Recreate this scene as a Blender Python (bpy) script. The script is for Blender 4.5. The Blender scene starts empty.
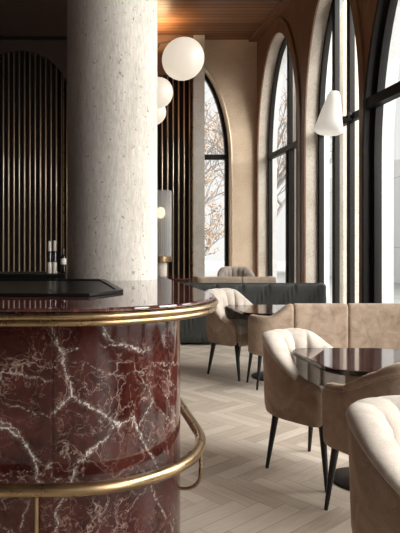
import bpy, bmesh, math, random
import numpy as np
from mathutils import Vector, Matrix, noise

random.seed(7)
R = math.radians
PI = math.pi
SC = bpy.context.scene
COL = SC.collection

# ------------------------------------------------------------------ camera model (used for surveying the photograph)
F, VX, VY, H = 560.0, 78.0, 249.0, 1.391
def at(px, py, Y):
    return Vector(((px-VX)*Y/F, Y, H-(py-VY)*Y/F))

cam_d = bpy.data.cameras.new('camera')
cam = bpy.data.objects.new('camera', cam_d)
COL.objects.link(cam)
cam_d.sensor_fit = 'HORIZONTAL'; cam_d.sensor_width = 36
cam_d.lens = F/400*36
cam_d.shift_x = (200-VX)/400
cam_d.shift_y = (VY-266.5)/400
cam_d.clip_start = .05; cam_d.clip_end = 300
cam.location = (0, 0, H); cam.rotation_euler = (PI/2, 0, 0)
SC.camera = cam

# ------------------------------------------------------------------ materials
def mat(name, base=(.5,.5,.5), rough=.6, metal=0., coat=0., spec=.5):
    m = bpy.data.materials.new(name); m.use_nodes = True
    n = m.node_tree.nodes; b = n['Principled BSDF']
    b.inputs['Base Color'].default_value = (*base, 1)
    b.inputs['Roughness'].default_value = rough
    b.inputs['Metallic'].default_value = metal
    b.inputs['Coat Weight'].default_value = coat
    b.inputs['Specular IOR Level'].default_value = spec
    return m
class NT:
    def __init__(s, m):
        s.t = m.node_tree; s.n = s.t.nodes; s.b = s.n['Principled BSDF']
    def add(s, typ, **k):
        x = s.n.new(typ)
        for a, v in k.items():
            if a.startswith('i_'):
                key = a[2:]
                key = int(key) if key.isdigit() else key.replace('_', ' ')
                x.inputs[key].default_value = v
            else: setattr(x, a, v)
        return x
    def l(s, a, b): s.t.links.new(a, b)
    def coord(s, scale=(1,1,1), which='Object', rot=(0,0,0)):
        c = s.add('ShaderNodeTexCoord'); mp = s.add('ShaderNodeMapping')
        mp.inputs['Scale'].default_value = scale; mp.inputs['Rotation'].default_value = rot
        s.l(c.outputs[which], mp.inputs['Vector']); return mp.outputs[0]
    def noise(s, vec, scale, detail=4, rough=.5, dist=0.):
        x = s.add('ShaderNodeTexNoise'); x.inputs['Scale'].default_value = scale
        x.inputs['Detail'].default_value = detail; x.inputs['Roughness'].default_value = rough
        x.inputs['Distortion'].default_value = dist
        s.l(vec, x.inputs['Vector']); return x
    def ramp(s, fac, stops, interp='LINEAR'):
        x = s.add('ShaderNodeValToRGB'); cr = x.color_ramp; cr.interpolation = interp
        while len(cr.elements) < len(stops): cr.elements.new(.5)
        for e, (p, c) in zip(cr.elements, stops):
            e.position = p; e.color = (*c, 1) if len(c) == 3 else c
        s.l(fac, x.inputs[0]); return x.outputs[0]
    def mix(s, fac, a, b, mode='MIX'):
        x = s.add('ShaderNodeMix', data_type='RGBA', blend_type=mode)
        for inp, v in ((x.inputs[0], fac), (x.inputs[6], a), (x.inputs[7], b)):
            if isinstance(v, (int, float)): inp.default_value = v
            elif isinstance(v, tuple): inp.default_value = (*v, 1)
            else: s.l(v, inp)
        return x.outputs[2]
    def math(s, op, a, b=0., c=0.):
        x = s.add('ShaderNodeMath', operation=op)
        for i, v in enumerate((a, b, c)):
            if isinstance(v, (int, float)): x.inputs[i].default_value = v
            else: s.l(v, x.inputs[i])
        return x.outputs[0]
    def bump(s, h, strength=.3, dist=.01):
        x = s.add('ShaderNodeBump'); x.inputs['Strength'].default_value = strength
        x.inputs['Distance'].default_value = dist
        s.l(h, x.inputs['Height']); s.l(x.outputs[0], s.b.inputs['Normal'])

def mottled(name, c1, c2, scale=3., rough=.8, bumpS=.15, fine=60., stretch=(1,1,1), spots=None):
    m = mat(name, c1, rough); t = NT(m)
    v = t.coord(stretch)
    n1 = t.noise(v, scale, 6, .6)
    col = t.ramp(n1.outputs[0], [(.3, c1), (.7, c2)])
    n2 = t.noise(v, fine, 3, .6)
    col = t.mix(.18, col, t.ramp(n2.outputs[0], [(.3,(0,0,0)),(.7,(1,1,1))]), 'OVERLAY')
    if spots:
        n3 = t.noise(t.coord(), spots[0], 2, .5)
        msk = t.ramp(n3.outputs[0], [(spots[1], (0,0,0)), (spots[1]+.04, (1,1,1))])
        col = t.mix(msk, col, spots[2])
    t.l(col, t.b.inputs['Base Color'])
    t.bump(n2.outputs[0], bumpS, .004)
    return m

M = {}
M['travertine'] = mottled('travertine_column', (.42,.38,.335), (.61,.57,.52), 2.2, .75, .3, 45., (1.6,1.6,.35), (42., .66, (.27,.23,.19)))
M['plaster'] = mottled('tan_plaster', (.64,.48,.335), (.80,.63,.46), 1.6, .85, .25, 35.)
M['pier'] = mottled('grey_plaster', (.58,.53,.47), (.70,.65,.59), 2.5, .85, .25, 40.)
M['stone'] = mottled('cream_stone', (.55,.47,.39), (.72,.65,.56), 3., .8, .35, 38., (1,1,1), (30., .66, (.46,.37,.28)))
M['stone_out'] = mottled('whitened_stone', (.66,.66,.65), (.80,.80,.78), 3., .8, .3, 30.)  # whiter than the cream stone; mostly outdoor light put into the colour
M['darkenedwall'] = mottled('darkened_brown_wall', (.036,.020,.016), (.052,.030,.023), 2., .6, .1)  # light falloff put into the brown; on unseen walls it cuts bounce
M['brownwall'] = mottled('brown_wall', (.17,.095,.058), (.25,.15,.095), 2., .6, .15, 50., (1,1,.3))
M['slatback'] = mat('slat_backing', (.016,.009,.007), .6, 0, 0, .2)

def wood_wall():
    m = mat('walnut_wall', rough=.42); t = NT(m)
    v = t.coord((1.5, 1.5, .25))
    n = t.noise(v, 9., 8, .65, 1.2)
    col = t.ramp(n.outputs[0], [(.25,(.14,.066,.037)),(.55,(.26,.135,.078)),(.8,(.37,.21,.125))])
    t.l(col, t.b.inputs['Base Color']); t.bump(n.outputs[0], .1, .003); return m
M['walnut'] = wood_wall()

def ceiling_mat():
    m = mat('ceiling_boards', rough=.42); t = NT(m)
    c = t.coord(); sp = t.add('ShaderNodeSeparateXYZ'); t.l(c, sp.inputs[0])
    yy = t.math('MULTIPLY', sp.outputs[1], 7.0)
    fr = t.math('FRACT', yy); fl = t.math('FLOOR', yy)
    groove = t.math('LESS_THAN', fr, .12)
    wn = t.add('ShaderNodeTexWhiteNoise', noise_dimensions='1D'); t.l(fl, wn.inputs['W'])
    n = t.noise(t.coord((.5, 9, 1)), 4., 6, .6, .5)
    f = t.math('ADD', t.math('MULTIPLY', wn.outputs[0], .45), t.math('MULTIPLY', n.outputs[0], .6))
    col = t.ramp(f, [(.2,(.11,.047,.022)),(.8,(.30,.145,.070))])
    col = t.mix(groove, col, (.025,.012,.007))
    t.l(col, t.b.inputs['Base Color']); t.bump(t.math('SUBTRACT', 1., groove), .4, .006); return m
M['ceiling'] = ceiling_mat()

def floor_mat():
    m = mat('herringbone_oak', rough=.42); t = NT(m)
    N, W_ = 5., .098
    c = t.coord((1/W_,1/W_,1), rot=(0,0,R(45+8))); sp = t.add('ShaderNodeSeparateXYZ'); t.l(c, sp.inputs[0])
    x, y = sp.outputs[0], sp.outputs[1]
    i_, j_ = t.math('FLOOR', x), t.math('FLOOR', y); fx, fy = t.math('FRACT', x), t.math('FRACT', y)
    d = t.math('FLOORED_MODULO', t.math('SUBTRACT', i_, j_), 2*N)
    hor = t.math('LESS_THAN', d, N-.5)
    k = t.math('SUBTRACT', 2*N-1, d)
    def sel(a, b):   # hor ? a : b
        return t.math('ADD', t.math('MULTIPLY', hor, a), t.math('MULTIPLY', t.math('SUBTRACT', 1., hor), b))
    idx = sel(t.math('SUBTRACT', i_, d), i_); idy = sel(j_, t.math('SUBTRACT', j_, k))
    comb = t.add('ShaderNodeCombineXYZ'); t.l(idx, comb.inputs[0]); t.l(idy, comb.inputs[1]); t.l(hor, comb.inputs[2])
    wn = t.add('ShaderNodeTexWhiteNoise', noise_dimensions='3D'); t.l(comb.outputs[0], wn.inputs['Vector'])
    side = t.math('LESS_THAN', sel(fy, fx), .045)
    first = t.math('LESS_THAN', sel(d, k), .5)
    end = t.math('MULTIPLY', first, t.math('LESS_THAN', sel(fx, fy), .045))
    g = t.math('MAXIMUM', side, end)
    gv = t.add('ShaderNodeCombineXYZ')
    t.l(t.math('MULTIPLY', sel(x, y), .35), gv.inputs[0]); t.l(t.math('MULTIPLY', sel(y, x), 4.2), gv.inputs[1]); t.l(t.math('MULTIPLY', wn.outputs[0], 9.), gv.inputs[2])
    n = t.noise(gv.outputs[0], 1.3, 6, .68, .8)
    f = t.math('ADD', t.math('MULTIPLY', wn.outputs[0], .36), t.math('MULTIPLY', n.outputs[0], .66))
    col = t.ramp(f, [(.2,(.32,.255,.20)),(.5,(.47,.40,.33)),(.8,(.58,.515,.44))])
    col = t.mix(t.math('MULTIPLY', g, .6), col, (.19,.15,.115))
    t.l(col, t.b.inputs['Base Color'])
    t.l(t.math('ADD', t.math('MULTIPLY', n.outputs[0], .2), .36), t.b.inputs['Roughness'])
    t.bump(t.math('ADD', t.math('SUBTRACT', 1., g), t.math('MULTIPLY', n.outputs[0], .2)), .25, .003); return m
M['floor'] = floor_mat()

def marble(name, dark, mid, vein, use_attr, rough=.09, vscale=1., fine=.55):
    m = mat(name, rough=rough, spec=.42); t = NT(m); t.b.inputs['Coat Roughness'].default_value = .03
    c = t.coord()
    warp = t.noise(c, 3.*vscale, 4, .6)
    wv = t.add('ShaderNodeVectorMath', operation='SCALE'); t.l(warp.outputs['Color'], wv.inputs[0]); wv.inputs['Scale'].default_value = .55
    ad = t.add('ShaderNodeVectorMath', operation='ADD'); t.l(c, ad.inputs[0]); t.l(wv.outputs[0], ad.inputs[1])
    cloud = t.noise(ad.outputs[0], 5.*vscale, 8, .7)
    col = t.ramp(cloud.outputs[0], [(.35, dark), (.68, mid)])
    out = col
    msum = None
    wv2 = t.add('ShaderNodeVectorMath', operation='SCALE'); t.l(warp.outputs['Color'], wv2.inputs[0]); wv2.inputs['Scale'].default_value = .16
    ad2 = t.add('ShaderNodeVectorMath', operation='ADD'); t.l(c, ad2.inputs[0]); t.l(wv2.outputs[0], ad2.inputs[1])
    for sc, w, a in ((3.6, .010, 1.), (7.5, .013, .75), (15., .018, .5)):
        n = t.noise(ad2.outputs[0], sc*vscale, 4, .55, .15)
        d = t.math('ABSOLUTE', t.math('SUBTRACT', n.outputs[0], .5))
        k = t.math('MULTIPLY', t.ramp(d, [(0,(1,1,1)), (w*.5,(.35,.35,.35)), (w,(0,0,0))]), a)
        msum = k if msum is None else t.math('MAXIMUM', msum, k)
    gate = t.ramp(t.noise(c, 4.*vscale, 3, .5).outputs[0], [(.36,(0,0,0)),(.60,(1,1,1))])
    gate2 = t.ramp(t.noise(c, 45.*vscale, 3, .6).outputs[0], [(.35,(.2,.2,.2)),(.6,(1,1,1))])
    f = t.math('MULTIPLY', t.math('MULTIPLY', t.math('MULTIPLY', msum, gate), gate2), fine)
    out = t.mix(f, out, vein[0])
    if use_attr:
        at_ = t.add('ShaderNodeAttribute', attribute_name='vein')
        nz = t.noise(ad.outputs[0], 60., 6, .75)
        k = t.math('MULTIPLY', at_.outputs['Fac'], t.ramp(nz.outputs[0], [(.42,(.05,.05,.05)),(.56,(1.,1.,1.))]))
        k = t.math('MINIMUM', t.math('MULTIPLY', k, 1.25), 1.)
        out = t.mix(k, out, vein[1])
    t.l(out, t.b.inputs['Base Color'])
    return m
M['marble'] = marble('red_veined_marble', (.020,.0042,.0038), (.078,.020,.015), ((.46,.33,.27), (.62,.57,.51)), True, fine=.85)
M['marble_top'] = marble('dark_red_marble_top', (.030,.010,.010), (.10,.030,.026), ((.45,.36,.32), (.7,.65,.6)), False, .035, 1., .5)
M['marble_table'] = marble('brown_marble_table', (.030,.014,.012), (.095,.045,.036), ((.40,.30,.25), (.7,.6,.5)), False, .06, 2., .4)

def brass():
    m = mat('aged_brass', (.42,.29,.15), .3, 1.); t = NT(m)
    n = t.noise(t.coord((1,1,1)), 14., 5, .6)
    t.l(t.ramp(n.outputs[0], [(.25,(.34,.235,.13)),(.7,(.42,.295,.165))]), t.b.inputs['Base Color'])
    t.l(t.ramp(n.outputs[0], [(.3,(.25,.25,.25)),(.7,(.33,.33,.33))]), t.b.inputs['Roughness'])
    return m
M['brass'] = brass()
M['slatbrass'] = mat('satin_bronze_slat', (.76,.62,.46), .36, .8)
M['black'] = mat('black_metal', (.008,.008,.008), .42, 0, 0, .35)
M['frame'] = mat('window_black', (.012,.010,.009), .5, 0, 0, .22)
M['traymat'] = mat('black_satin', (.003,.003,.003), .3, 0, 0, .15)
M['blackgloss'] = mat('black_glass', (.006,.006,.006), .10, 0, .5)

def velvet(name, c1, c2, rough=.9):
    m = mat(name, c1, rough); t = NT(m)
    v = t.coord()
    n = t.noise(v, 9., 5, .65, .8)
    f = t.noise(v, 260., 2, .5)
    col = t.ramp(n.outputs[0], [(.3, c1), (.72, c2)])
    col = t.mix(.25, col, t.ramp(f.outputs[0], [(.3,(.2,.2,.2)),(.7,(.8,.8,.8))]), 'OVERLAY')
    t.l(col, t.b.inputs['Base Color'])
    t.b.inputs['Sheen Weight'].default_value = .45
    t.b.inputs['Sheen Roughness'].default_value = .5
    t.b.inputs['Sheen Tint'].default_value = (*[min(1, x*1.9) for x in c2], 1)
    t.bump(t.math('ADD', n.outputs[0], t.math('MULTIPLY', f.outputs[0], .3)), .25, .004)
    return m
M['tan'] = velvet('tan_velvet', (.235,.165,.120), (.44,.335,.25))
M['tan2'] = velvet('light_tan_velvet', (.36,.28,.21), (.48,.38,.30))
M['cream'] = velvet('cream_velvet', (.40,.345,.295), (.56,.495,.43))
M['green'] = velvet('charcoal_green_leather', (.013,.014,.012), (.020,.022,.019), .55)
M['green'].node_tree.nodes['Principled BSDF'].inputs['Sheen Weight'].default_value = .05
M['darkwood'] = mat('dark_sideboard', (.05,.03,.022), .4)

def glass_mat(name, tint=(.95,.97,.97), g=.10):
    m = bpy.data.materials.new(name); m.use_nodes = True; t = m.node_tree
    t.nodes.clear(); o = t.nodes.new('ShaderNodeOutputMaterial')
    mx = t.nodes.new('ShaderNodeMixShader'); tr = t.nodes.new('ShaderNodeBsdfTransparent'); gl = t.nodes.new('ShaderNodeBsdfGlossy')
    lw = t.nodes.new('ShaderNodeLayerWeight'); lw.inputs[0].default_value = g
    tr.inputs[0].default_value = (*tint, 1); gl.inputs['Roughness'].default_value = .02
    t.links.new(lw.outputs['Fresnel'], mx.inputs[0]); t.links.new(tr.outputs[0], mx.inputs[1]); t.links.new(gl.outputs[0], mx.inputs[2])
    t.links.new(mx.outputs[0], o.inputs[0]); return m
M['glass'] = glass_mat('window_glass')
M['lampglass'] = glass_mat('fluted_lamp_glass', (.80,.81,.82), .25)
M['marble_top'].node_tree.nodes['Principled BSDF'].inputs['IOR'].default_value = 1.9
_t = M['lampglass'].node_tree; _o = [n for n in _t.nodes if n.type == 'OUTPUT_MATERIAL'][0]; _m = [n for n in _t.nodes if n.type == 'MIX_SHADER'][0]
_d = _t.nodes.new('ShaderNodeBsdfTranslucent'); _d.inputs[0].default_value = (.85,.85,.85,1); _d2 = _t.nodes.new('ShaderNodeBsdfDiffuse'); _d2.inputs[0].default_value = (.8,.8,.8,1)
_a = _t.nodes.new('ShaderNodeMixShader'); _b2 = _t.nodes.new('ShaderNodeMixShader'); _b2.inputs[0].default_value = .38
_t.links.new(_d.outputs[0], _a.inputs[1]); _t.links.new(_d2.outputs[0], _a.inputs[2]); _t.links.new(_m.outputs[0], _b2.inputs[1]); _t.links.new(_a.outputs[0], _b2.inputs[2]); _t.links.new(_b2.outputs[0], _o.inputs[0])

def emis(name, col, st, base=(.8,.78,.72), rough=.35):
    m = mat(name, base, rough); b = m.node_tree.nodes['Principled BSDF']
    b.inputs['Emission Color'].default_value = (*col, 1); b.inputs['Emission Strength'].default_value = st
    return m
M['globe'] = emis('opal_globe', (1.,.86,.69), .34, (.20,.19,.175))
M['bulb'] = emis('warm_bulb', (1.,.78,.50), 1.0, (.5,.45,.38))
M['shade'] = emis('white_shade', (1.,.93,.82), .22, (.85,.84,.82), .4)

# ------------------------------------------------------------------ mesh helpers
def link(name, me, m, parent=None, smooth=False, label=None):
    o = bpy.data.objects.new(name, me); COL.objects.link(o)
    for x in (m if isinstance(m, (list, tuple)) else [m]): me.materials.append(x)
    if parent: o.parent = parent
    if smooth:
        me.polygons.foreach_set('use_smooth', [True]*len(me.polygons))
    if label: o['label'] = label
    return o
def pydata(name, vs, fs, m, parent=None, smooth=False, label=None):
    me = bpy.data.meshes.new(name); me.from_pydata([tuple(v) for v in vs], [], fs); me.validate(); me.update()
    bm = bmesh.new(); bm.from_mesh(me); bmesh.ops.recalc_face_normals(bm, faces=bm.faces); bm.to_mesh(me); bm.free()
    return link(name, me, m, parent, smooth, label)
class MB:
    def __init__(s): s.v = []; s.f = []
    def add(s, vs, fs):
        o = len(s.v); s.v += [tuple(v) for v in vs]; s.f += [tuple(i+o for i in f) for f in fs]; return s
    def box(s, a, b):
        x0,y0,z0 = a; x1,y1,z1 = b
        return s.add([(x0,y0,z0),(x1,y0,z0),(x1,y1,z0),(x0,y1,z0),(x0,y0,z1),(x1,y0,z1),(x1,y1,z1),(x0,y1,z1)],
              [(3,2,1,0),(4,5,6,7),(0,1,5,4),(1,2,6,5),(2,3,7,6),(3,0,4,7)])
    def loft(s, rings, closed=True, caps=True, loop=False):
        n = len(rings[0]); vs = [p for r in rings for p in r]; fs = []
        m = len(rings)
        for i in range(m if loop else m-1):
            a = i*n; b = ((i+1) % m)*n
            for j in range(n if closed else n-1):
                k = (j+1) % n
                fs.append((a+j, a+k, b+k, b+j))
        if caps and not loop:
            fs.append(tuple(range(n))[::-1]); fs.append(tuple((m-1)*n+j for j in range(n)))
        return s.add(vs, fs)
    def tube(s, pts, rad, n=12, loop=False, caps=True):
        pts = [Vector(p) for p in pts]; rings = []
        m = len(pts); up = Vector((0,0,1)); prev = None
        for i, p in enumerate(pts):
            if loop: d = pts[(i+1) % m]-pts[i-1]
            else: d = pts[min(i+1,m-1)]-pts[max(i-1,0)]
            d.normalize()
            if prev is None:
                a = d.cross(up) if abs(d.z) < .95 else d.cross(Vector((1,0,0)))
            else: a = prev-d*prev.dot(d)
            a.normalize(); prev = a; b = d.cross(a)
            r = rad[i] if isinstance(rad, (list, tuple)) else rad
            rings.append([p+a*r*math.cos(2*PI*k/n)+b*r*math.sin(2*PI*k/n) for k in range(n)])
        return s.loft(rings, True, caps, loop)
    def lathe(s, prof, c=(0,0,0), n=32, axis=None):
        rings = []
        for r, z in prof:
            rings.append([Vector((c[0]+max(r,1e-4)*math.cos(2*PI*k/n), c[1]+max(r,1e-4)*math.sin(2*PI*k/n), c[2]+z)) for k in range(n)])
        return s.loft(rings)
    def prism(s, poly, z0, z1):
        return s.loft([[Vector((p[0],p[1],z0)) for p in poly], [Vector((p[0],p[1],z1)) for p in poly]])
    def build(s, name, m, parent=None, smooth=False, bevel=0., seg=2, label=None, angle=None):
        o = pydata(name, s.v, s.f, m, parent, smooth, label)
        if bevel:
            b = o.modifiers.new('bevel', 'BEVEL'); b.width = bevel; b.segments = seg; b.limit_method = 'ANGLE'; b.angle_limit = R(35)
        if smooth and angle:
            o.data.polygons.foreach_set('use_smooth', [True]*len(o.data.polygons))
            e = o.modifiers.new('split', 'EDGE_SPLIT'); e.split_angle = R(angle)
        return o

def tag(o, label, cat=None, group=None, kind=None):
    if label: o['label'] = label
    if cat: o['category'] = cat
    if group: o['group'] = group
    if kind: o['kind'] = kind
    return o
def empty(name, loc=(0,0,0), rz=0.):
    o = bpy.data.objects.new(name, None); COL.objects.link(o); o.location = loc; o.rotation_euler = (0,0,rz)
    o.empty_display_size = .1; return o
def struct(o): o['kind'] = 'structure'; return o
def copy_tree(o, parent=None):
    c = o.copy(); COL.objects.link(c); c.parent = parent
    for ch in list(o.children): copy_tree(ch, c)
    return c

# ------------------------------------------------------------------ room
W, YB, CH = 3.9, 12.2, 5.95
WO = 4.30        # outer face of window wall
YF = -4.0        # rear wall behind the viewer
XL = -3.4
A_APEX, A_SPR = 5.60, 3.30
struct(MB().box((XL-.2, YF-.2, -.12), (WO, YB+.5, 0)).build('floor', M['floor']))
struct(MB().box((XL-.2, YF-.2, CH), (WO, YB+.5, CH+.2)).build('ceiling', M['ceiling']))
struct(MB().box((XL-.2, YF, 0), (XL, YB, CH)).build('wall_left', M['darkenedwall']))
struct(MB().box((XL-.2, YF-.2, 0), (WO, YF, CH)).build('wall_front', M['darkenedwall']))

def arch_half(u, a, b):    # height above spring at distance u from centre
    return b*math.sqrt(max(0, 1-(u/a)**2))
def arch_pts(c, a, spr, apex, z0, n=40, grow=0.):
    """closed outline from bottom left over the arch to bottom right, (u, z)"""
    A = a+grow; B = apex-spr+grow
    P = [(c-A, z0)]
    for i in range(n+1):
        th = PI-PI*i/n
        P.append((c+A*math.cos(th), spr+B*math.sin(th)))
    P.append((c+A, z0)); return P
def arched_wall(mb_face, mb_rev, mb_out, u0, u1, holes, d0, d1, f, top=CH):
    """f(u, d, z) -> point. holes: (c, a, spr, apex, z0)"""
    cur = u0
    for (c, a, spr, apex, z0) in holes:
        P = arch_pts(c, a, spr, apex, z0)
        for mb, d in ((mb_face, d0), (mb_out, d1)):
            mb.add([f(cur,d,0), f(c-a,d,0), f(c-a,d,top), f(cur,d,top)], [(0,1,2,3)])
            if z0 > 0: mb.add([f(c-a,d,0), f(c+a,d,0), f(c+a,d,z0), f(c-a,d,z0)], [(0,1,2,3)])
            Q = P[1:-1]
            for q, r in zip(Q, Q[1:]):
                mb.add([f(q[0],d,q[1]), f(r[0],d,r[1]), f(r[0],d,top), f(q[0],d,top)], [(0,1,2,3)])
        for q, r in zip(P, P[1:]+P[:1]):
            mb_rev.add([f(q[0],d0,q[1]), f(r[0],d0,r[1]), f(r[0],d1,r[1]), f(q[0],d1,q[1])], [(0,1,2,3)])
        cur = c+a
    for mb, d in ((mb_face, d0), (mb_out, d1)):
        mb.add([f(cur,d,0), f(u1,d,0), f(u1,d,top), f(cur,d,top)], [(0,1,2,3)])

# window wall, arched openings: (centre Y, half width)
fr = lambda u, d, z: (d, u, z)
W3 = (6.08, 1.55)
holes_r = [(-2.2, 1.25, A_SPR, A_APEX, .12), (.6, 1.25, A_SPR, A_APEX, .12), (3.2, 1.2, A_SPR, A_APEX, .12),
           (W3[0], W3[1], 2.6, A_APEX, .12), (8.65, .93, A_SPR, A_APEX, .12), (10.99, 1.11, A_SPR, A_APEX, .12)]
face, rev, out = MB(), MB(), MB()
arched_wall(face, rev, out, YF, YB, holes_r, W, 4.10, fr)
face2, rev2, out2 = MB(), MB(), MB()
arched_wall(face2, rev2, out2, YF, YB, holes_r, 4.10, WO, fr)
out = out2
wr = face.build('wall_right', M['walnut']); struct(wr)
rev.build('stone_reveal', M['stone'], wr, label='cream stone window reveals')
rev2.build('outer_reveal', M['stone_out'], wr, label='outer stone reveals, whitened as if by outdoor light')
out.build('outer_face', M['stone_out'], wr)
# raised wooden bands round the arches
for k, (c, a, s, ap, z0) in enumerate(holes_r):
    if k < 4: continue
    mb = MB()
    P = arch_pts(c, a, s, ap, .0, 40, .0)[1:-1]; n = len(P)
    Q = [(c+(a+.13)*math.cos(PI-PI*i/40), s+(ap-s+.28)*math.sin(PI-PI*i/40)) for i in range(41)]
    rings = []
    for p, q in zip(P, Q):
        rings.append([Vector((W+.005,p[0],p[1])), Vector((W-.03,p[0],p[1])), Vector((W-.03,q[0],q[1])), Vector((W+.005,q[0],q[1]))])
    mb.loft(rings)
    for sgn in (-1, 1):
        y0, y1 = sorted((c+sgn*a, c+sgn*(a+.13)))
        mb.box((W-.03, y0, 0), (W+.005, y1, s))
    mb.build('arch_band', M['walnut'], wr, bevel=.006)
# back wall with its own tall arched window
fb = lambda u, d, z: (u, d, z)
BWc, BWa = 2.30, 1.02
face, rev, out = MB(), MB(), MB()
arched_wall(face, rev, out, XL, W, [(BWc, BWa, A_SPR, 5.55, .12)], YB, YB+.4, fb)
wb = struct(face.build('wall_back', M['plaster']))
rev.build('stone_reveal', M['plaster'], wb); out.build('outer_face', M['stone_out'], wb)
# thin moulding round the back window
mb = MB(); P = arch_pts(BWc, BWa, A_SPR, 5.55, .12)
mb.tube([(p[0]+(.02 if p[0] > BWc else -.02), YB-.005, p[1]+.02) for p in P], .022, 8)
mb.build('window_moulding', M['slatbrass'], wb, smooth=True)

def window(name, c, a, spr, apex, z0, d, f, fw, fd, transom, mulls, lower_only=()):
    """frame following the arch, transom, mullions, pane"""
    A = a; B = apex-spr
    def zat(u): 
        q = abs(u-c)/A
        return spr+B*math.sqrt(max(0,1-q*q))
    root_mb = MB()
    rings = []
    P = arch_pts(c, a, spr, apex, z0); Q = [(c+(p[0]-c)*(a-fw)/a, z0+fw if i in (0, len(P)-1) else (p[1] if p[1] <= spr else spr+(p[1]-spr)*(B-fw)/B)) for i, p in enumerate(P)]
    for p, q in zip(P, Q):
        rings.append([Vector(f(p[0],d,p[1])), Vector(f(p[0],d+fd,p[1])), Vector(f(q[0],d+fd,q[1])), Vector(f(q[0],d,q[1]))])
    root_mb.loft(rings, True, False, True)
    o = struct(root_mb.build(name, M['frame']))
    th = .055
    MB().add([f(c-a+.02, d-.02, transom-th), f(c+a-.02, d-.02, transom-th), f(c+a-.02, d-.02, transom+th), f(c-a+.02, d-.02, transom+th),
              f(c-a+.02, d+fd, transom-th), f(c+a-.02, d+fd, transom-th), f(c+a-.02, d+fd, transom+th), f(c-a+.02, d+fd, transom+th)],
             [(3,2,1,0),(4,5,6,7),(0,1,5,4),(1,2,6,5),(2,3,7,6),(3,0,4,7)]).build('transom', M['frame'], o, bevel=.008)
    for (u, w, lo) in mulls:
        zt = transom if lo else zat(u)-.02
        MB().add([f(u-w/2,d,z0), f(u+w/2,d,z0), f(u+w/2,d,zt), f(u-w/2,d,zt), f(u-w/2,d+fd,z0), f(u+w/2,d+fd,z0), f(u+w/2,d+fd,zt), f(u-w/2,d+fd,zt)],
             [(3,2,1,0),(4,5,6,7),(0,1,5,4),(1,2,6,5),(2,3,7,6),(3,0,4,7)]).build('mullion', M['frame'], o, bevel=.004)
    Pp = arch_pts(c, a-fw*.5, spr, apex-fw*.5, z0)
    MB().add([f(p[0], d+fd*.5, p[1]) for p in Pp], [tuple(range(len(Pp)))]).build('pane', M['glass'], o)
    return o
TZ = H+.482*4.1
FX = 4.10
window('window_1', 10.99, 1.11, A_SPR, A_APEX, .12, FX, fr, .07, .08, TZ, [(10.94, .26, True), (10.94, .10, False), (10.5, .06, False)])
window('window_2', 8.65, .93, A_SPR, A_APEX, .12, FX, fr, .07, .08, TZ, [(8.99, .10, False), (8.50, .10, False)])
# the nearest window has a deep black surround flush with the wall
dm = MB(); rings = []
c3, a3 = W3
P = arch_pts(c3, a3-.004, 2.6, A_APEX-.004, .12); Q = [(c3+(p[0]-c3)*(a3-.05)/a3, p[1] if p[1] <= 2.6 else 2.6+(p[1]-2.6)*(A_APEX-2.6-.06)/(A_APEX-2.6)) for p in P]
for p, q in zip(P, Q):
    rings.append([Vector((W-.035,p[0],p[1])), Vector((3.99,p[0],p[1])), Vector((3.99,q[0],q[1])), Vector((W-.035,q[0],q[1]))])
dm.loft(rings, True, False, True)
w3 = window('window_3', c3, a3-.05, 2.6, A_APEX-.06, .12, 3.975, fr, .07, .10, TZ, [(c3+.1, .12, False)])
dm.build('deep_surround', M['frame'], w3)
MB().box((W-.03, c3-a3+.03, TZ-.09), (3.98, c3+a3-.03, TZ+.045)).build('transom_box', M['frame'], w3)
for i, (c, a, s, ap, z0) in enumerate(holes_r[:3]):
    window('window_%d' % (6-i), c, a, s, ap, z0, FX, fr, .07, .08, TZ, [(c, .10, False)])
window('window_7', BWc, BWa, A_SPR, 5.55, .12, YB+.14, fb, .075, .08, at(0,156,YB).z, [(BWc-.1, .09, False)])

# screen wall carrying the bronze slats, in front of the back wall
YS = 12.0
NCx, NR, NSP = -1.25, 1.08, 4.55
face, rev, out = MB(), MB(), MB()
PX0, PX1, PZ1 = 1.15, 2.46, at(0,76,YS).z
arched_wall(face, rev, out, XL, .9, [(NCx, NR, NSP, NSP+NR, .1)], YS-.06, YS+.10, fb)
ws = struct(face.build('wall_screen', M['darkenedwall'])); rev.build('arch_reveal', M['darkenedwall'], ws); out.build('screen_back', M['slatback'], ws)
mb = MB(); mb.box((.9, YS-.06, 0), (PX0, YS+.1, CH)); mb.box((PX0, YS-.06, PZ1), (PX1, YS+.1, CH)); 
mb.build('brown_panel', M['brownwall'], ws)
mb = MB(); mb.box((XL, YS+.10, 0), (.9, YS+.13, CH)); mb.box((PX0, YS+.08, 0), (PX1, YS+.13, PZ1)); mb.build('backing', M['slatback'], ws)
# thin shadow-gap beam above the dark screen
struct(MB().box((XL, YS-.16, CH-.10), (.6, YS-.06, CH)).build('trim_1', M['black']))
struct(MB().box((PX1, YS-.065, 0), (2.70, YS+.19, CH)).build('wall_pier', M['pier']))
struct(MB().box((3.72, YF, CH-.05), (W, YS+.2, CH)).build('trim_2', M['walnut']))

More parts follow.
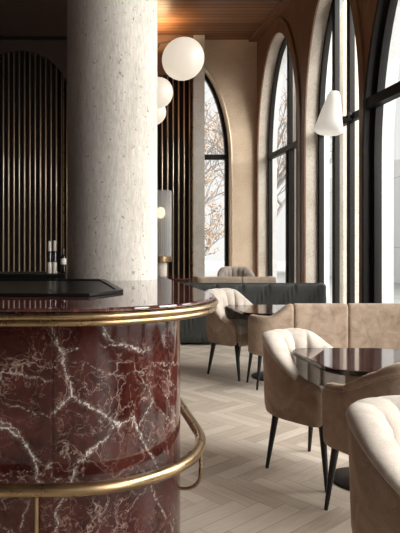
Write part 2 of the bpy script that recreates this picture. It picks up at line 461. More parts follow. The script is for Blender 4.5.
def slat_screen(name, xs, ztop, label, edge=None):
    root = empty(name, (xs[len(xs)//2], YS, 0))
    mb = MB()
    for x in xs:
        zt = ztop(x)
        pts = [(x-xs[len(xs)//2], -.005, .1), (x-xs[len(xs)//2], -.005, zt)]
        mb.tube(pts, .0155, 10)
    mb.build('bronze_slats', M['slatbrass'], root, smooth=True)
    if edge:
        x = edge-xs[len(xs)//2]
        MB().box((x-.012, -.07, .1), (x+.012, .01, ztop(edge-.03))).build('edge_strip', M['brass'], root)
    tag(root, label, 'slat screen', kind='thing')
    return root
struct(MB().box((XL, YF, CH-.06), (.78, YS-.06, CH-.001)).build('ceiling_soffit', mottled('dark_soffit', (.030,.016,.010), (.045,.024,.015), 3., .7, .1)))
dl = MB().lathe([(.0,0),(.05,0),(.05,.012),(.0,.012)], n=24).build('downlight', emis('downlight_face', (1.,.9,.75), 4.), smooth=False)
dl.location = (at(3,2,10.0).x-.02, 10.0, CH-.074); tag(dl, 'small round recessed downlight in the dark ceiling above the bar', 'downlight')
xs = [NCx-NR+.05+i*.1135 for i in range(19)]
slat_screen('slat_screen', xs, lambda x: NSP+math.sqrt(max(.0, NR**2-(x-NCx)**2))-.01, 'arched screen of thin upright bronze slats on dark wall, behind the bar', NCx+NR-.14)
xs = [PX0+.06+i*.118 for i in range(11)]
slat_screen('slat_screen', xs, lambda x: PZ1-.01, 'square-topped bank of bronze slats between the pale column and the arched back window', PX1-.02)

# column
col_c = (.263, 4.33); col_r = .347
mb = MB(); mb.lathe([(col_r,0),(col_r,CH)], (*col_c, 0), 96)
struct(mb.build('column', M['travertine'], smooth=True, angle=40))

# ------------------------------------------------------------------ bar
BC = (-.10, 2.90); BR = .62
def outline(off, yb=4.85, x0=-2.6, n=48, straight=True):
    P = [(x0, BC[1]-BR-off)]
    P.append((BC[0]-.02, BC[1]-BR-off))
    for i in range(n+1):
        th = -PI/2+PI/2*i/n
        P.append((BC[0]+(BR+off)*math.cos(th), BC[1]+(BR+off)*math.sin(th)))
    P.append((BC[0]+BR+off, yb)); return P
bar = empty('bar_counter', (0, 3.2, 0)); bo = Vector((0, 3.2, 0))
tag(bar, 'long bar with rounded end clad in red veined marble, in front of the column', 'bar counter')
ZB = 1.095
# marble front with vein map
SEAM = -.10
def body_pt(s, off=0.):           # s: arc length, 0 at SEAM (x)
    if s <= 0: return (SEAM+s, BC[1]-BR-off)
    L = BR*PI/2
    if s < L:
        th = -PI/2+s/BR
        return (BC[0]+(BR+off)*math.cos(th), BC[1]+(BR+off)*math.sin(th))
    return (BC[0]+BR+off, BC[1]+(s-L))
def pick(px, py):                 # photo pixel -> (s, z) on the marble
    k = (px-VX)/F
    Y = BC[1]-BR
    if k*Y > BC[0]:
        a = k*k+1; b = 2*(-k*BC[0]-BC[1]); c = BC[0]**2+BC[1]**2-BR**2
        disc = max(0, b*b-4*a*c); Y = (-b-math.sqrt(disc))/(2*a)
        s = (math.atan2(Y-BC[1], k*Y-BC[0])+PI/2)*BR
    else: s = k*Y-SEAM
    return (s, H-(py-VY)*Y/F)
veins = [  # pixel polylines, width (m), strength
 ([(52,328),(56,338),(55,344),(62,352),(65,362),(66,375),(70,392),(69,398),(60,405),(52,413)], .011, 1.),
 ([(70,396),(82,402),(94,408),(104,416),(113,422),(120,426),(128,420),(134,419),(132,427)], .013, 1.),
 ([(134,419),(137,430),(142,440),(148,450),(153,460),(158,468)], .009, 1.),
 ([(137,430),(143,418),(150,408),(154,396)], .006, .6),
 ([(113,426),(110,434),(100,444),(88,454),(80,462),(74,472),(70,484)], .009, .95),
 ([(-4,424),(8,429),(18,437),(26,446),(33,456),(36,468),(38,478),(43,486)], .015, 1.),
 ([(-4,418),(10,426),(20,433)], .008, .7), ([(33,456),(44,465),(52,470)], .007, .6),
 ([(38,478),(46,470),(51,462)], .008, .6), ([(52,470),(54,482),(62,478)], .008, .5),
 ([(55,344),(64,349),(78,348)], .005, .7), ([(62,352),(74,350),(76,347)], .004, .6),
 ([(2,372),(18,374),(36,378),(52,382)], .005, .75), ([(2,372),(0,392),(2,402)], .004, .5),
 ([(2,402),(20,407),(40,415),(52,417)], .005, .5), ([(0,474),(20,472),(44,474)], .003, .5),
 ([(100,325),(108,337),(114,344),(126,348),(138,350),(149,350)], .009, .9),
 ([(114,344),(106,347),(98,343)], .004, .5), ([(60,362),(84,362),(104,372),(122,378)], .003, .35),
 ([(155,362),(166,364),(174,363),(182,364)], .005, .8), ([(150,362),(160,368),(170,372)], .004, .5),
 ([(143,384),(150,388),(152,400),(160,410),(168,420),(176,430)], .005, .6),
 ([(160,384),(166,396),(170,408),(176,418)], .005, .55), ([(120,378),(132,372),(146,372),(158,376)], .003, .4),
 ([(158,376),(170,384),(181,396)], .003, .5), ([(104,372),(98,384),(92,392)], .003, .35),
 ([(142,470),(150,480),(154,492),(160,506),(166,520)], .006, .8), ([(150,480),(144,492),(134,500),(128,512)], .005, .6),
 ([(64,496),(60,506),(54,514),(58,524),(52,536)], .010, .8), ([(60,506),(66,500),(70,490)], .008, .7),
 ([(18,540),(22,524),(26,512),(30,500)], .008, .6), ([(-4,520),(8,530),(18,538)], .006, .5),
 ([(112,536),(118,522),(116,510),(122,500)], .006, .5), ([(166,520),(160,530),(152,536)], .005, .5),
 ([(92,392),(84,402)], .003, .4), ([(104,416),(98,426),(90,432)], .003, .4),
 ([(126,426),(136,436),(146,438),(160,442)], .003, .4), ([(66,375),(80,380),(92,392)], .003, .4),
]
segs = []
for pts, w, st in veins:
    q = [pick(*p) for p in pts]
    for a, b in zip(q, q[1:]): segs.append((a[0],a[1],b[0],b[1],w,st))
segs = np.array(segs)
s_list = list(np.arange(-2.5, -.7, .2))+list(np.arange(-.7, 1.25, .0045))+list(np.arange(1.27, 2.95, .12))
z_list = list(np.linspace(.012, ZB, 246))
S, Z = np.meshgrid(np.array(s_list), np.array(z_list), indexing='ij')
jx = np.zeros(S.shape); jz = np.zeros(S.shape)
for i in range(S.shape[0]):
    if -.75 < s_list[i] < 1.27:
        for j in range(S.shape[1]):
            v = noise.noise_vector(Vector((S[i,j]*22, Z[i,j]*22, 3.1))); u = noise.noise_vector(Vector((S[i,j]*70, Z[i,j]*70, 9.)))
            jx[i,j] = v.x*.013+u.x*.010; jz[i,j] = v.y*.013+u.y*.010
val = np.zeros(S.shape)
PXs, PZs = S+jx, Z+jz
for x0,z0,x1,z1,w,st in segs:
    dx, dz = x1-x0, z1-z0; L2 = dx*dx+dz*dz+1e-9
    t_ = np.clip(((PXs-x0)*dx+(PZs-z0)*dz)/L2, 0, 1)
    d = np.hypot(PXs-x0-t_*dx, PZs-z0-t_*dz)
    core = np.exp(-(d/(w*.19))**2)*st+.20*np.exp(-(d/(w*.85))**2)*st
    val = np.maximum(val, np.clip(core, 0, 1))
def marble_grid(name, i0, i1):
    vs, vals = [], []
    for i in range(i0, i1):
        for j in range(S.shape[1]):
            p = body_pt(s_list[i]); vs.append((p[0]-bo.x, p[1]-bo.y, z_list[j])); vals.append(val[i,j])
    nz = S.shape[1]; fs = []
    for i in range(i1-i0-1):
        for j in range(nz-1):
            fs.append((i*nz+j, (i+1)*nz+j, (i+1)*nz+j+1, i*nz+j+1))
    me = bpy.data.meshes.new(name); me.from_pydata(vs, [], fs); me.update()
    a = me.attributes.new('vein', 'FLOAT', 'POINT'); a.data.foreach_set('value', vals)
    return link(name, me, M['marble'], bar, True)
k0 = next(i for i, s in enumerate(s_list) if s > -.002)
marble_grid('flat_front_panel', 0, k0+1)
marble_grid('curved_front_panel', k0, len(s_list))
# seam and inner core, back
MB().box((SEAM-.0015-bo.x, BC[1]-BR-.001-bo.y, .012), (SEAM+.0015-bo.x, BC[1]-BR+.01-bo.y, ZB)).build('panel_joint', M['black'], bar)
P = outline(-.02); P = P+[(-2.6, 4.85)]
MB().prism([(p[0]-bo.x, p[1]-bo.y) for p in P], 0, ZB-.002).build('core', M['black'], bar)
# slab
def ring_profile(offs):     # offs: list of (off, z); loft open strips along the outline
    rings = []
    for off, z in offs:
        rings.append([Vector((p[0]-bo.x, p[1]-bo.y, z)) for p in outline(off)])
    return rings
ZT = 1.166
mb = MB()
prof = [(.10, ZT-.018), (.158, ZT-.018), (.166, ZT-.014), (.168, ZT-.008), (.165, ZT-.003), (.158, ZT)]
rings = ring_profile(prof)
mb.loft(rings, False, False)
top = rings[-1]; n = len(top)
mb.add(list(top)+[Vector((-2.6-bo.x, 4.85-bo.y, ZT))], [tuple(range(n+1))])
mb.build('marble_slab', M['marble_top'], bar, smooth=True, angle=30)
# brass edge moulding: two rolls
mb = MB()
for off, z, r in ((.170, ZT-.031, .0135), (.162, ZT-.056, .0135)):
    pts = [(p[0]-bo.x, p[1]-bo.y, z) for p in outline(off)]
    mb.tube(pts, r, 14)
prof = [(.158, ZT-.017), (.168, ZT-.020), (.158, ZT-.044), (.150, ZT-.070), (.06, ZT-.073), (.0, ZT-.073)]
mb.loft(ring_profile(prof), False, False)
mb.build('brass_edge', M['brass'], bar, smooth=True, angle=50)
# foot rail
ZR = .45
rail_off = .098
pts = [(p[0]-bo.x, p[1]-bo.y, ZR) for p in outline(rail_off, 4.6)]
rail = MB().tube(pts, .026, 18).build('foot_rail', M['brass'], bar, smooth=True, angle=60)
for s in (-.9, -.062, .86, 1.9):
    p0 = Vector((*body_pt(s, .098), 0)); pb = Vector((*body_pt(s, -.01), 0)); d = (p0-pb).normalized()
    pts = [Vector((p0.x, p0.y, ZR-.01)), Vector((p0.x, p0.y, ZR-.17))]
    for i in range(1, 9):
        th = PI/2*i/8; rr = .08
        c = p0-d*rr
        q = c+d*rr*math.cos(th); pts.append(Vector((q.x, q.y, ZR-.17-rr*math.sin(th))))
    pts.append(Vector((pb.x, pb.y, ZR-.25)))
    pts = [Vector((p.x-bo.x, p.y-bo.y, p.z)) for p in pts]
    MB().tube(pts, .0085, 10).build('rail_bracket', M['brass'], rail, smooth=True, angle=60)

# raised black ledge and black work tray on the counter
tl = at(122,292,2.93); 
zt0 = ZT+.0005
led = MB(); led.box((-2.4, 4.0, ZT+.001), (-.09, 4.45, 1.212))
tag(led.build('service_ledge', M['traymat'], bevel=.004), 'low black gloss ledge on the bar top carrying the bottles, left of the column', 'ledge')
poly = [(-2.3, 2.63), (.055, 2.63), (.235, 2.90), (.185, 3.93), (-2.3, 3.93)]
poly_in = [(-2.2, 2.68), (.035, 2.68), (.20, 2.91), (.15, 3.87), (-2.2, 3.87)]
tray = MB()
r0 = [Vector((p[0],p[1],ZT+.0008)) for p in poly]; r1 = [Vector((p[0],p[1],ZT+.016)) for p in poly]
r2 = [Vector((p[0],p[1],ZT+.016)) for p in poly_in]; r3 = [Vector((p[0],p[1],ZT+.006)) for p in poly_in]
tray.loft([r0, r1, r2, r3])
tag(tray.build('work_tray', M['traymat'], bevel=.002), 'flat black pointed tray set on the marble bar top in front of column', 'tray')

# bottles on the ledge
def bottle(loc, r, h, kind, label):
    root = empty('bottle', loc)
    tag(root, label, 'bottle', 'bottles on the bar ledge')
    gl = mat('bottle_dark_glass', (.012,.010,.010), .08, 0, .5) if 'bdg' not in M else M['bdg']; M['bdg'] = gl
    cl = M.get('bclear') or mat('bottle_pale_glass', (.55,.50,.44), .12); M['bclear'] = cl
    lb = M.get('blabel') or mat('white_paper_label', (.72,.70,.66), .7); M['blabel'] = lb
    if kind == 'siphon':
        MB().lathe([(r*.9,0),(r,.01),(r,h*.45),(r*.95,h*.47)], n=20).build('body', cl, root, smooth=True, angle=50)
        MB().lathe([(r*1.08,h*.34),(r*1.1,h*.36),(r*1.1,h*.66),(r*.9,h*.68)], n=20).build('dark_sleeve', gl, root, smooth=True, angle=50)
        MB().lathe([(r*.62,h*.66),(r*.7,h*.70),(r*.7,h*.96),(r*.5,h)], n=20).build('neck', cl, root, smooth=True, angle=50)
    else:
        MB().lathe([(r*.9,0),(r,.008),(r,h*.62),(r*.8,h*.72),(r*.35,h*.80),(r*.35,h*.9)], n=20).build('body', gl, root, smooth=True, angle=50)
        MB().lathe([(r*1.03,h*.36),(r*1.04,h*.37),(r*1.04,h*.60),(r*1.03,h*.61)], n=20).build('label_band', lb, root, smooth=True, angle=50, label='white label')
        MB().lathe([(r*.45,h*.88),(r*.45,h)], n=16).build('cap', gl, root, smooth=True, angle=50)
    return root
zl = 1.2125
for px, top, kind, lab in ((49.5, 241, 'siphon', 'slim bottle with dark sleeve, farthest from column among the ledge bottles'),
                        (54.6, 240.5, 'siphon', 'slim bottle with dark sleeve, middle one of the ledge bottles'),
                        (63.5, 249, 'label', 'short dark bottle with white label beside the column')):
    Y = 4.15; hh = at(px, top, Y).z-zl
    bottle(((px-VX)*Y/F, Y, zl), .0175 if kind == 'siphon' else .021, hh, kind, lab)

# ------------------------------------------------------------------ hanging globes
def tube_obj(name, pts, r, parent, m=None):
    return MB().tube(pts, r, 12).build(name, m or M['brass'], parent, smooth=True, angle=60)
YG = 4.95
g1 = at(183,59,YG); g2 = at(157.5,93,YG+.10); g3 = at(153.5,112.5,YG+.35)
xr = (152-VX)*(YG+.15)/F
pend = empty('globe_pendant', (xr, YG+.15, CH)); po = Vector((xr, YG+.15, CH))
tag(pend, 'brass ceiling pendant with three opal glass globes hanging beside the column', 'pendant light')
tube_obj('stem', [(0,0,0), (0,0,g3.z-po.z+.05)], .011, pend)
MB().lathe([(.07,0),(.07,-.02),(.02,-.03)], n=24).build('ceiling_cap', M['brass'], pend, smooth=True, angle=50)
for g, r in ((g1,.184),(g2,.139),(g3,.119)):
    mb = MB(); prof = [(r*math.sin(PI*i/28), -r*math.cos(PI*i/28)) for i in range(29)]
    mb.lathe(prof, g-po, 48); mb.build('globe', M['globe'], pend, smooth=True)
a1 = at(160,43.5,YG)-po
tube_obj('arm', [(0,0,a1.z-.13), (.01,-.03,a1.z-.10), (a1.x,a1.y,a1.z), (a1.x+.08,a1.y,a1.z+.01), (g1.x-po.x-.06, g1.y-po.y, g1.z-po.z+.165)], .009, pend)
tube_obj('arm', [(0,0,g2.z-po.z+.15), (g2.x-po.x, g2.y-po.y, g2.z-po.z+.15), (g2.x-po.x, g2.y-po.y, g2.z-po.z+.12)], .008, pend)
tube_obj('arm', [(0,0,g3.z-po.z+.13), (g3.x-po.x, g3.y-po.y, g3.z-po.z+.13), (g3.x-po.x, g3.y-po.y, g3.z-po.z+.10)], .008, pend)

# sideboard with glass table lamp at the back
YSB = 9.0
sb = empty('sideboard', (1.4, YSB, 0))
tag(sb, 'low dark sideboard with glossy top behind the far end of the bar', 'sideboard')
x0, x1 = -.55, (191-VX)*8.42/F-1.42
MB().box((x0, -.55, .08), (x1, .45, .915)).build('body', M['darkwood'], sb, bevel=.008)
MB().box((x0-.02, -.58, .915), (x1+.02, .47, .945)).build('top', M['marble_top'], sb, bevel=.006)
MB().box((x0+.04, -.5, 0), (x1-.04, .4, .08)).build('plinth', M['black'], sb)
lx = (160.5-VX)*YSB/F
lamp = empty('glass_table_lamp', (lx, YSB, .9455))
tag(lamp, 'tall clear glass cylinder lamp with brass base glowing beside the column', 'lamp')
hb = at(0,262,YSB).z-.9455; ht = at(0,191,YSB).z-.9455; rl = 11.0*YSB/F
MB().lathe([(.09,0),(.10,.01),(.10,hb-.01),(.09,hb)], n=32).build('foot', M['stone'], lamp, smooth=True, angle=50, label='pale stone foot')
MB().lathe([(rl*.9,hb),(rl,hb+.01),(rl,hb+.09),(rl*.92,hb+.10)], n=40).build('brass_base', M['brass'], lamp, smooth=True, angle=50)
mb = MB(); n = 64
for (rr) in (rl*.98,):
    rings = [[Vector((rr*(1+.012*(k%2))*math.cos(2*PI*k/n), rr*(1+.012*(k%2))*math.sin(2*PI*k/n), z)) for k in range(n)] for z in (hb+.09, ht)]
    mb.loft(rings, True, False)
mb.build('glass_cylinder', M['lampglass'], lamp)
zb = at(0,213,YSB).z-.9455
MB().lathe([(.0,-.09),(.05,-.07),(.075,-.02),(.075,.03),(.05,.08),(.0,.1)], (0,0,zb), 24).build('bulb', M['bulb'], lamp, smooth=True)
tube_obj('bulb_stem', [(0,0,hb+.09), (0,0,zb-.07)], .012, lamp)

# wall lamp on the window transom
yk = F*4.1/275
root = empty('window_lamp', (4.07, yk, TZ))
tag(root, 'white tapered glass lamp on a black arm fixed to the window transom', 'lamp')
sc = at(331,114,yk)-Vector((4.07, yk, TZ))
MB().lathe([(.0,.0),(.055,.0),(.06,.01),(.06,.045),(.04,.055),(0,.055)], n=24).build('mount', M['frame'], root, smooth=True, angle=50).rotation_euler = (0, R(-90), 0)
tube_obj('arm', [(-.03,0,0), (-.16,0,-.02), (sc.x+.02, 0, sc.z-.21)], .016, root, M['frame'])
mb = MB(); tilt = Matrix.Rotation(R(9), 4, 'Y')
prof = [(.03,.30),(.075,.295),(.085,.28),(.10,.20),(.135,.05),(.17,-.12),(.195,-.22),(.19,-.265),(.15,-.295),(.0,-.30)]
rings = []
for r, z in prof:
    rings.append([sc+tilt@Vector((r*math.cos(2*PI*k/40)*1.05, r*math.sin(2*PI*k/40), z)) for k in range(40)])
mb.loft(rings); mb.build('lamp_shade', M['shade'], root, smooth=True, angle=60)
mb = MB(); rings = []
for r, z in [(.07,.285),(.078,.295),(.06,.335),(.0,.345)]:
    rings.append([sc+tilt@Vector((max(r,.001)*math.cos(2*PI*k/24)*1.05, max(r,.001)*math.sin(2*PI*k/24), z)) for k in range(24)])
mb.loft(rings); mb.build('finial', M['shade'], root, smooth=True, angle=60)

# ------------------------------------------------------------------ upholstered seats
def sm(a, b, x):
    t = min(1, max(0, (x-a)/(b-a))); return t*t*(3-2*t)
class UPath:
    """arm - corner - back - corner - arm; open side towards +X, s from 0 to L, outward normal"""
    def __init__(s, arm, r, back):
        s.arm, s.r, s.back = arm, r, back; s.c = r*PI/2; s.L = 2*arm+2*s.c+back; s.hw = back/2+r
    def at(s, t):
        hw, r = s.hw, s.r
        if t < s.arm: return Vector((s.arm-t, hw, 0)), Vector((0,1,0))
        t -= s.arm
        if t < s.c:
            th = t/r; n = Vector((-math.sin(th), math.cos(th), 0)); return Vector((0, hw-r, 0))+n*r, n
        t -= s.c
        if t < s.back: return Vector((-r, hw-r-t, 0)), Vector((-1,0,0))
        t -= s.back
        if t < s.c:
            th = t/r; n = Vector((-math.cos(th), -math.sin(th), 0)); return Vector((0, -hw+r, 0))+n*r, n
        t -= s.c
        return Vector((t, -hw, 0)), Vector((0,-1,0))
def shell(path, s0, s1, prof, n=60, round_=.02, seam=None):
    """sweep closed profile prof(s)->[(o,z)] with narrowed ends"""
    mb = MB(); rings = []
    L = s1-s0
    ss = [s0+round_*k for k in (0,.12,.4)]+[s0+round_+(L-2*round_)*i/n for i in range(n+1)]+[s1-round_*k for k in (.4,.12,0)]
    for s in ss:
        e = min(s-s0, s1-s)
        k = 1. if e >= round_ else math.sqrt(max(0, 1-(1-e/round_)**2))
        p, nn = path.at(s); pr = prof(s)
        co = sum(q[0] for q in pr)/len(pr); zm = max(q[1] for q in pr); zn = min(q[1] for q in pr)
        ring = []
        for o, z in pr:
            oo = co+(o-co)*(.35+.65*k); zz = z
            if z > (zm+zn)/2: zz = z-(1-k)*round_
            else: zz = z+(1-k)*round_*.6
            ring.append(p+nn*oo+Vector((0,0,zz)))
        rings.append(ring)
    mb.loft(rings); return mb
def tub_chair(name, loc, rz, label, hb=.80, ha=.585, scale=1., inner='cream', outer='tan', channels=7, zb=.335, group=None, drop=(.30,.95), arm=.20, r=.29, legs=True):
    root = empty(name, loc, rz); root.scale = (scale,)*3
    P = UPath(arm, r, .02); L = P.L; mid = L/2
    def hf(s):
        d = abs(s-mid)/mid
        return hb-(hb-ha)*sm(drop[0], drop[1], d)
    def prof(s):
        h = hf(s); 
        return [(-.055,zb+.01),(-.035,zb),(-.012,zb+.006),(-.004,zb+.05),(.0,zb+(h-zb)*.35),(.004,zb+(h-zb)*.65),(.008,h-.06),(.004,h-.025),(-.012,h-.006),(-.032,h),(-.05,h-.008),(-.06,h-.03),(-.06,zb+(h-zb)*.5),(-.06,zb+.05)]
    sh = shell(P, 0, L, prof, 70, .055).build('shell', M[outer], root, smooth=True, angle=60)
    # piped seam along the arm rim
    pts = []
    for i in range(81):
        s = .02+(L-.04)*i/80; p, nn = P.at(s); pts.append(p+nn*.008+Vector((0,0,hf(s)-.035)))
    MB().tube(pts, .0045, 6).build('piping', M[outer], sh, smooth=True)
    pl = L*.80; s0 = (L-pl)/2
    def prof2(s):
        h = hf(s); q = (s-s0)/pl*channels
        sc_ = abs(math.sin(PI*q))**.28
        edge = min(1, min(s-s0, s0+pl-s)/.12); edge = math.sqrt(max(.02, edge))
        th = (.040+.036*sc_)*edge; up = (.006+.011*sc_)*edge
        o0 = -.012 if True else 0
        zs = .40
        return [(-.05,zs),(-.05,h-.05),(-.02,h-.045),(.010,h-.034),(.015,h-.014),(.002,h+up*.5),(-.025,h+up),(-.06,h+up*.9),(-.062-th*.6,h-.012),(-.062-th,h-.06),(-.066-th*1.15,zs+(h-zs)*.6),(-.062-th*1.2,zs+(h-zs)*.35),(-.06-th,zs)]
    nn_ = channels*12
    shell(P, s0, s0+pl, prof2, nn_, .02).build('channelled_back', M[inner], root, smooth=True, angle=70, label='cream channel-tufted inner back' if inner == 'cream' else None)
    # seat
    out = []
    for i in range(41):
        s = L*i/40; p, nn = P.at(s); out.append(p-nn*.062)
    x1 = arm+.02
    out = [Vector((x1, out[0].y, 0))]+out+[Vector((x1, out[-1].y, 0))]
    c = Vector((.03,0,0))
    rings = []
    for k, z in ((.90,.36),(1.,.37),(1.,.445),(.97,.462),(.90,.470)):
        rings.append([c+(p-c)*k+Vector((0,0,z)) for p in out])
    MB().loft(rings).build('seat', M[inner], root, smooth=True, angle=50)
    rings = []
    for k, z in ((.98,zb+.002),(1.02,zb+.01),(1.02,.39),(.99,.395)):
        rings.append([c+(p-c)*k+Vector((0,0,z)) for p in out])
    MB().loft(rings).build('seat_base', M[outer], root, smooth=True, angle=50)
    if legs:
        for (x, y, ox, oy) in ((-.13,.20,-.045,.035),(-.13,-.20,-.045,-.035),(arm-.02,.235,.045,.03),(arm-.02,-.235,.045,-.03)):
            MB().tube([(x,y,zb+.03),(x+ox,y+oy,0)], [.021,.010], 14).build('leg', M['black'], root, smooth=True, angle=50)
    tag(root, label, 'armchair', group)
    return root

def sofa(name, loc, rz, length, arm, r, depth_seat, hb, ha, splits, outer, inner, label, cat='sofa', zb=.33, rise=(0.,.4), zseat=.45, diag=False, legs=True, leg_h=None, plinth=False, thick=.11):
    """back runs along local Y; open side +X"""
    root = empty(name, loc, rz)
    P = UPath(arm, r, length-2*r); L = P.L
    s_back0 = P.arm
    def hf(s):
        d = min(s, L-s)-arm
        return ha+(hb-ha)*sm(rise[0], rise[1], d)
    def prof(s):
        h = hf(s); N = 10
        outp = []
        for i in range(N+1):
            z = zb+.02+(h-.05-zb-.02)*i/N
            o = 0.
            if diag:
                q = ((s-.3)/.38-(z/.52)) % 1.; q = min(q, 1-q)
                o = -.024*math.exp(-(q/.045)**2)+.006*math.sin(PI*min(1, q*2))
            outp.append((o, z))
        inn = [(-thick*.2,h-.006),(-thick*.5,h),(-thick*.8,h-.008),(-thick,h-.04),(-thick,zb+(h-zb)*.5),(-thick,zb+.03),(-thick*.7,zb),(-thick*.25,zb)]
        return outp+[(-.006,h-.022)]+inn
    pos = [0]+splits+[L]
    for a, b in zip(pos, pos[1:]):
        shell(P, a+.002, b-.002, prof, max(24, int((b-a)/(.02 if diag else .04))), .022).build('back_panel', M[outer], root, smooth=True, angle=60)
    hw = length/2
    MB().box((-r+thick, -hw+thick, zb), (depth_seat, hw-thick, zseat-.06)).build('seat_base', M[outer], root, bevel=.02, seg=3)
    n = max(1, round(length/.8)); w = (length-2*thick)/n
    for i in range(n):
        MB().box((-r+thick, -hw+thick+i*w+.004, zseat-.07), (depth_seat+.02, -hw+thick+(i+1)*w-.004, zseat+.03)).build('seat_cushion', M[inner], root, bevel=.03, seg=3)
    if plinth: MB().box((-r+.02, -hw+.05, 0), (depth_seat-.06, hw-.05, zb+.02)).build('plinth', M['black'], root)
    elif legs:
        for sx in (-r*.2-.06, depth_seat-.08):
            for sy in (-1, 1):
                MB().tube([(sx, sy*(hw-.09), zb+.03), (sx+(-.02 if sx < 0 else .03), sy*(hw-.05), 0)], [.02,.010], 14).build('leg', M['black'], root, smooth=True, angle=50)
    tag(root, label, cat)
    return root

def table(name, loc, half, z, label, rb=.2, rz=0., cut=.14):
    root = empty(name, loc, rz)
    def poly(h, c):
        P = []
        for cx, cy, a0 in ((h-c,h-c,0),(-h+c,h-c,90),(-h+c,-h+c,180),(h-c,-h+c,270)):
            for i in range(9):
                a = R(a0+90*i/8); P.append((cx+c*math.cos(a), cy+c*math.sin(a)))
        return P
    rings = []
    for g, zz in ((-.03,z-.034),(-.008,z-.032),(0,z-.022),(0,z-.004),(-.003,z)):
        rings.append([Vector((p[0],p[1],zz)) for p in poly(half+g, cut)])
    top = MB().loft(rings[:4]).build('table_edge', M['blackgloss'], root, smooth=True, angle=30, label='black table edge')
    MB().loft([[p+Vector((0,0,.0002)) for p in rings[3]], rings[4], [Vector((p.x*.5,p.y*.5,p.z)) for p in rings[4]]]).build('tabletop', M['marble_table'], root, smooth=True, angle=30)
    MB().lathe([(.030,.02),(.026,.05),(.026,z-.06),(.03,z-.035)], n=24).build('column', M['black'], root, smooth=True, angle=50)
    MB().lathe([(rb,0),(rb,.012),(rb*.95,.018),(.04,.026),(.03,.03)], n=56).build('base', M['black'], root, smooth=True, angle=50)
    tag(root, label, 'table')
    return root

# near group
G_TUB = None
tub_chair('armchair', (1.505, 3.56, 0), R(-53), 'cream and tan tub armchair tucked against the far left side of the nearer marble table', scale=1.04)
table('marble_cafe_table', (1.72, 3.34, 0), .35, .74, 'square dark marble table with black pedestal standing between the nearer tub armchairs', .2)
tub_chair('armchair', (1.66, 2.86, 0), R(112), 'tan armchair seen from behind on the near side of the nearer marble table', hb=.85, ha=.70, inner='tan', outer='tan', drop=(.35,.9), arm=.22, r=.32, zb=.36)
tub_chair('armchair', (1.265, 1.93, 0), R(-58), 'cream and tan tub armchair in the right foreground, cut off by the picture edge')
# middle group
tub_chair('armchair', (1.81, 6.26, 0), R(-49), 'cream and tan tub armchair left of the farther marble table', hb=.735, ha=.51, zb=.285, scale=1.24, arm=.14)
table('marble_cafe_table', (2.13, 6.06, 0), .44, .745, 'square dark marble table farther back, beside the long tan banquette', .24)
# tan banquette (back to the viewer)
XE0, XE1 = 1.715, 3.62
sofa('banquette', ((XE0+XE1)/2, 5.42+.22, 0), R(90), XE1-XE0, .03, .20, .25, .858, .733,
     [.03+.314+.19, .03+.314+.19+.53, .03+.314+.19+1.06], 'tan', 'tan2', 'long tan velvet banquette seen from behind, running right to the windows', 'banquette', zb=.34, rise=(.26,.50))
# dark banquette
XD0, XD1 = 1.32, 3.62
sofa('banquette', ((XD0+XD1)/2, 7.95+.25, 0), R(90), XD1-XD0, .18, .12, .20, .90, .88,
     [], 'green', 'green', 'long black-green banquette with slanted seams, behind the farther marble table', 'banquette', zb=.03, rise=(0,.1), zseat=.42, diag=True, plinth=False, legs=False)
# tan banquette far back
x0, x1 = (197-VX)*9.8/F, (280-VX)*9.8/F
sofa('banquette', ((x0+x1)/2, 9.8+.2, 0), R(90), x1-x0, .2, .10, .5, .90, .90, [.2+.157+.72], 'tan2', 'tan2', 'low tan banquette in the back, between the dark banquette and the arched back window', 'banquette', zb=.1, plinth=True)
tub_chair('armchair', ((236.5-VX)*11.0/F, 11.0, 0), R(-95), 'pale cream tub armchair in front of the arched back window', hb=.88, ha=.66, inner='cream', outer='cream', scale=1.16)

# ------------------------------------------------------------------ outdoors
def facade():
    m = mat('pale_facade', (.7,.7,.69), .85); t = NT(m)
    b = t.add('ShaderNodeTexBrick'); t.l(t.coord((1,1,1), rot=(R(90),0,R(90))), b.inputs['Vector'])
    b.inputs['Scale'].default_value = 1.; b.inputs['Brick Width'].default_value = 3.2; b.inputs['Row Height'].default_value = .85
    b.inputs['Mortar Size'].default_value = .015; b.inputs['Color1'].default_value = (.66,.67,.67,1); b.inputs['Color2'].default_value = (.74,.74,.73,1); b.inputs['Mortar'].default_value = (.42,.42,.42,1)
    t.l(b.outputs[0], t.b.inputs['Base Color']); return m
M['facade'] = facade()
bl = empty('building', (15.5, 22, -.15))
tag(bl, 'pale stone-clad building across the street, seen through the tall windows', 'building')
MB().box((-1, -30, 0), (5, 14, 5.6)).build('facade_wall', M['facade'], bl)
for y in (-24, -18, -12, -6, 0, 6):
    MB().box((-1.04, y, .9), (-.95, y+2.2, 3.3)).build('window', M['glassdark'] if 'glassdark' in M else M.setdefault('glassdark', mat('dark_glazing', (.25,.27,.28), .15)), bl)
struct(MB().box((WO, -20, -.4), (60, 70, -.13)).build('ground', mottled('pavement', (.42,.42,.41), (.52,.52,.51), .6, .9)))
MB_ = MB(); MB_.box((-30, YB+.5, -.4), (WO, 70, -.13)); struct(MB_.build('ground_back', M['stone_out']))
for k, (y0, y1, mm) in enumerate(((9.72, 10.03, 'stone'), (11.75, 12.15, 'stone'))):
    struct(MB().box((4.6, y0, -.13), (4.95, y1, 6.5)).build('trim_%d' % (k+3), M[mm], bevel=.01))
hr = empty('handrail', (5.35, 6.9, -.13))
tag(hr, 'thin dark handrail outside the nearest window', 'handrail')
tube_obj('rail_bar', [(0,-1.2,.75),(0,.4,1.18),(0,.5,1.12)], .018, hr, M['frame'])
for y in (-1.0, .35): tube_obj('post', [(0,y,0),(0,y,.80+(y+1.0)*.26)], .015, hr, M['frame'])
mb = MB(); 
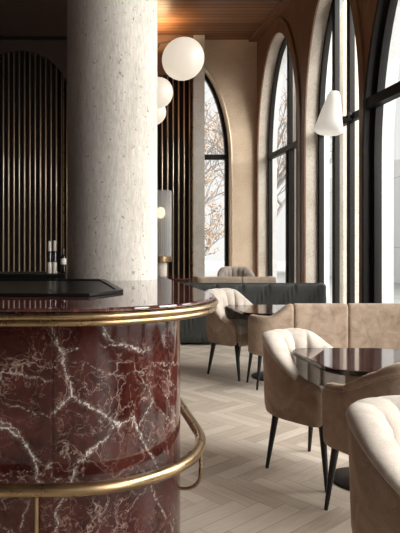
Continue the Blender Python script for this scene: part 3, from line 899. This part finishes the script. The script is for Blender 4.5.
bark = mottled('bark', (.22,.20,.185), (.34,.31,.29), 8., .9)
leafm = mat('dry_tan_leaf', (.42,.27,.15), .8)
def tree(loc, h, seed, label):
    rnd = random.Random(seed); root = empty('tree', loc)
    mb = MB(); lf = MB()
    def grow(p, d, l, r, lev):
        pts = [p]; q = p.copy(); dd = d.copy()
        for i in range(4):
            dd = (dd+Vector((rnd.uniform(-.22,.22), rnd.uniform(-.22,.22), rnd.uniform(-.05,.15)))).normalized()
            q = q+dd*l/4; pts.append(q.copy())
        mb.tube(pts, [r*(1-.12*i) for i in range(5)], 5 if lev > 1 else 8)
        if lev >= 5:
            for k in range(3):
                if rnd.random() < .9:
                    c = pts[rnd.randint(1,4)]+Vector((rnd.uniform(-.08,.08), rnd.uniform(-.08,.08), rnd.uniform(-.08,.08)))
                    a = Vector((rnd.uniform(-1,1),rnd.uniform(-1,1),rnd.uniform(-1,1))).normalized(); b = a.orthogonal().normalized(); s = rnd.uniform(.035,.07)
                    lf.add([c-a*s, c+b*s*.6, c+a*s, c-b*s*.6], [(0,1,2,3)])
            return
        for k in range(3 if lev > 0 else 6):
            base = pts[-1] if k < 2 or lev == 0 and k < 3 else pts[rnd.randint(1,3)]
            nd = (dd+Vector((rnd.uniform(-.9,.9), rnd.uniform(-.9,.9), rnd.uniform(-.35,.6)))).normalized()
            grow(base, nd, l*rnd.uniform(.62,.8), r*.55, lev+1)
    grow(Vector((0,0,0)), Vector((0,0,1)), h*.30, h*.022, 0)
    mb.build('trunk', bark, root)
    lo = lf.build('foliage', leafm, root); lo['kind'] = 'stuff'
    tag(root, label, 'tree', 'bare trees outside the back window'); return root
tree((2.75, 16.2, -.13), 7.5, 3, 'bare branching tree with tan leaves right outside the arched back window')
tree((6.6, 20.5, -.13), 9., 11, 'bare tree with tan leaves farther out behind the nearest bare tree')
tree((3.4, 24.5, -.13), 10.5, 15, 'bare tree with tan leaves, farthest of those outside the back window')

tree((3.95, 18.2, -.13), 4.6, 21, 'small bare tree low in the arched back window, with tan leaves')
# ------------------------------------------------------------------ light
w = bpy.data.worlds.new('overcast'); SC.world = w; w.use_nodes = True
bg = w.node_tree.nodes['Background']; bg.inputs[0].default_value = (1., .985, .965, 1); bg.inputs[1].default_value = .5
def area(name, loc, rot, sx, sy, power, col=(1,1,1), portal=False, spread=180):
    l = bpy.data.lights.new(name, 'AREA'); l.shape = 'RECTANGLE'; l.size = sx; l.size_y = sy; l.energy = power; l.color = col
    o = bpy.data.objects.new(name, l); COL.objects.link(o); o.location = loc; o.rotation_euler = rot
    l.cycles.is_portal = portal; l.spread = R(spread)
    return o
for (c, a, s, ap, z0) in holes_r:
    area('daylight_portal', (WO+.02, c, (z0+ap)/2), (0, R(90), 0), ap-z0, 2*a, 1, portal=True)
area('daylight_portal', (BWc, YB+.45, 2.8), (R(-90), 0, 0), 2*BWa, 5.5, 1, portal=True)
for y, e in ((-2.2, 22), (.6, 60), (3.2, 120)):
    area('added_fill', (WO+.35, y, 3.0), (0, R(90), 0), 5.0, 2.4, e, (1.,.97,.93))  # unseen area lamps added outside the near windows to brighten the room
area('added_fill', (1.6, YF+.05, 3.0), (R(90), 0, 0), 3.6, 4.2, 12, (1.,.96,.91))  # unseen fill lamp added before the solid rear wall, behind the viewer
sun = bpy.data.lights.new('overcast_sun', 'SUN'); sun.energy = 6.2; sun.angle = R(75); sun.color = (1.,.97,.93)
so = bpy.data.objects.new('overcast_sun', sun); COL.objects.link(so); so.rotation_euler = Vector((-.72, .42, -.42)).to_track_quat('-Z', 'Y').to_euler()
# warm strip washing the boarded ceiling above the slats
area('ceiling_glow', (1.55, 11.3, 5.55), (PI, 0, 0), .5, .3, 12, (1,.66,.36))

SC.view_settings.view_transform = 'Standard'; SC.view_settings.look = 'None'
SC.view_settings.gamma = 1; SC.view_settings.use_curve_mapping = False
SC.view_settings.exposure = 1.0
SC.cycles.max_bounces = 10; SC.cycles.diffuse_bounces = 6; SC.cycles.transparent_max_bounces = 16
SC.cycles.use_denoising = True
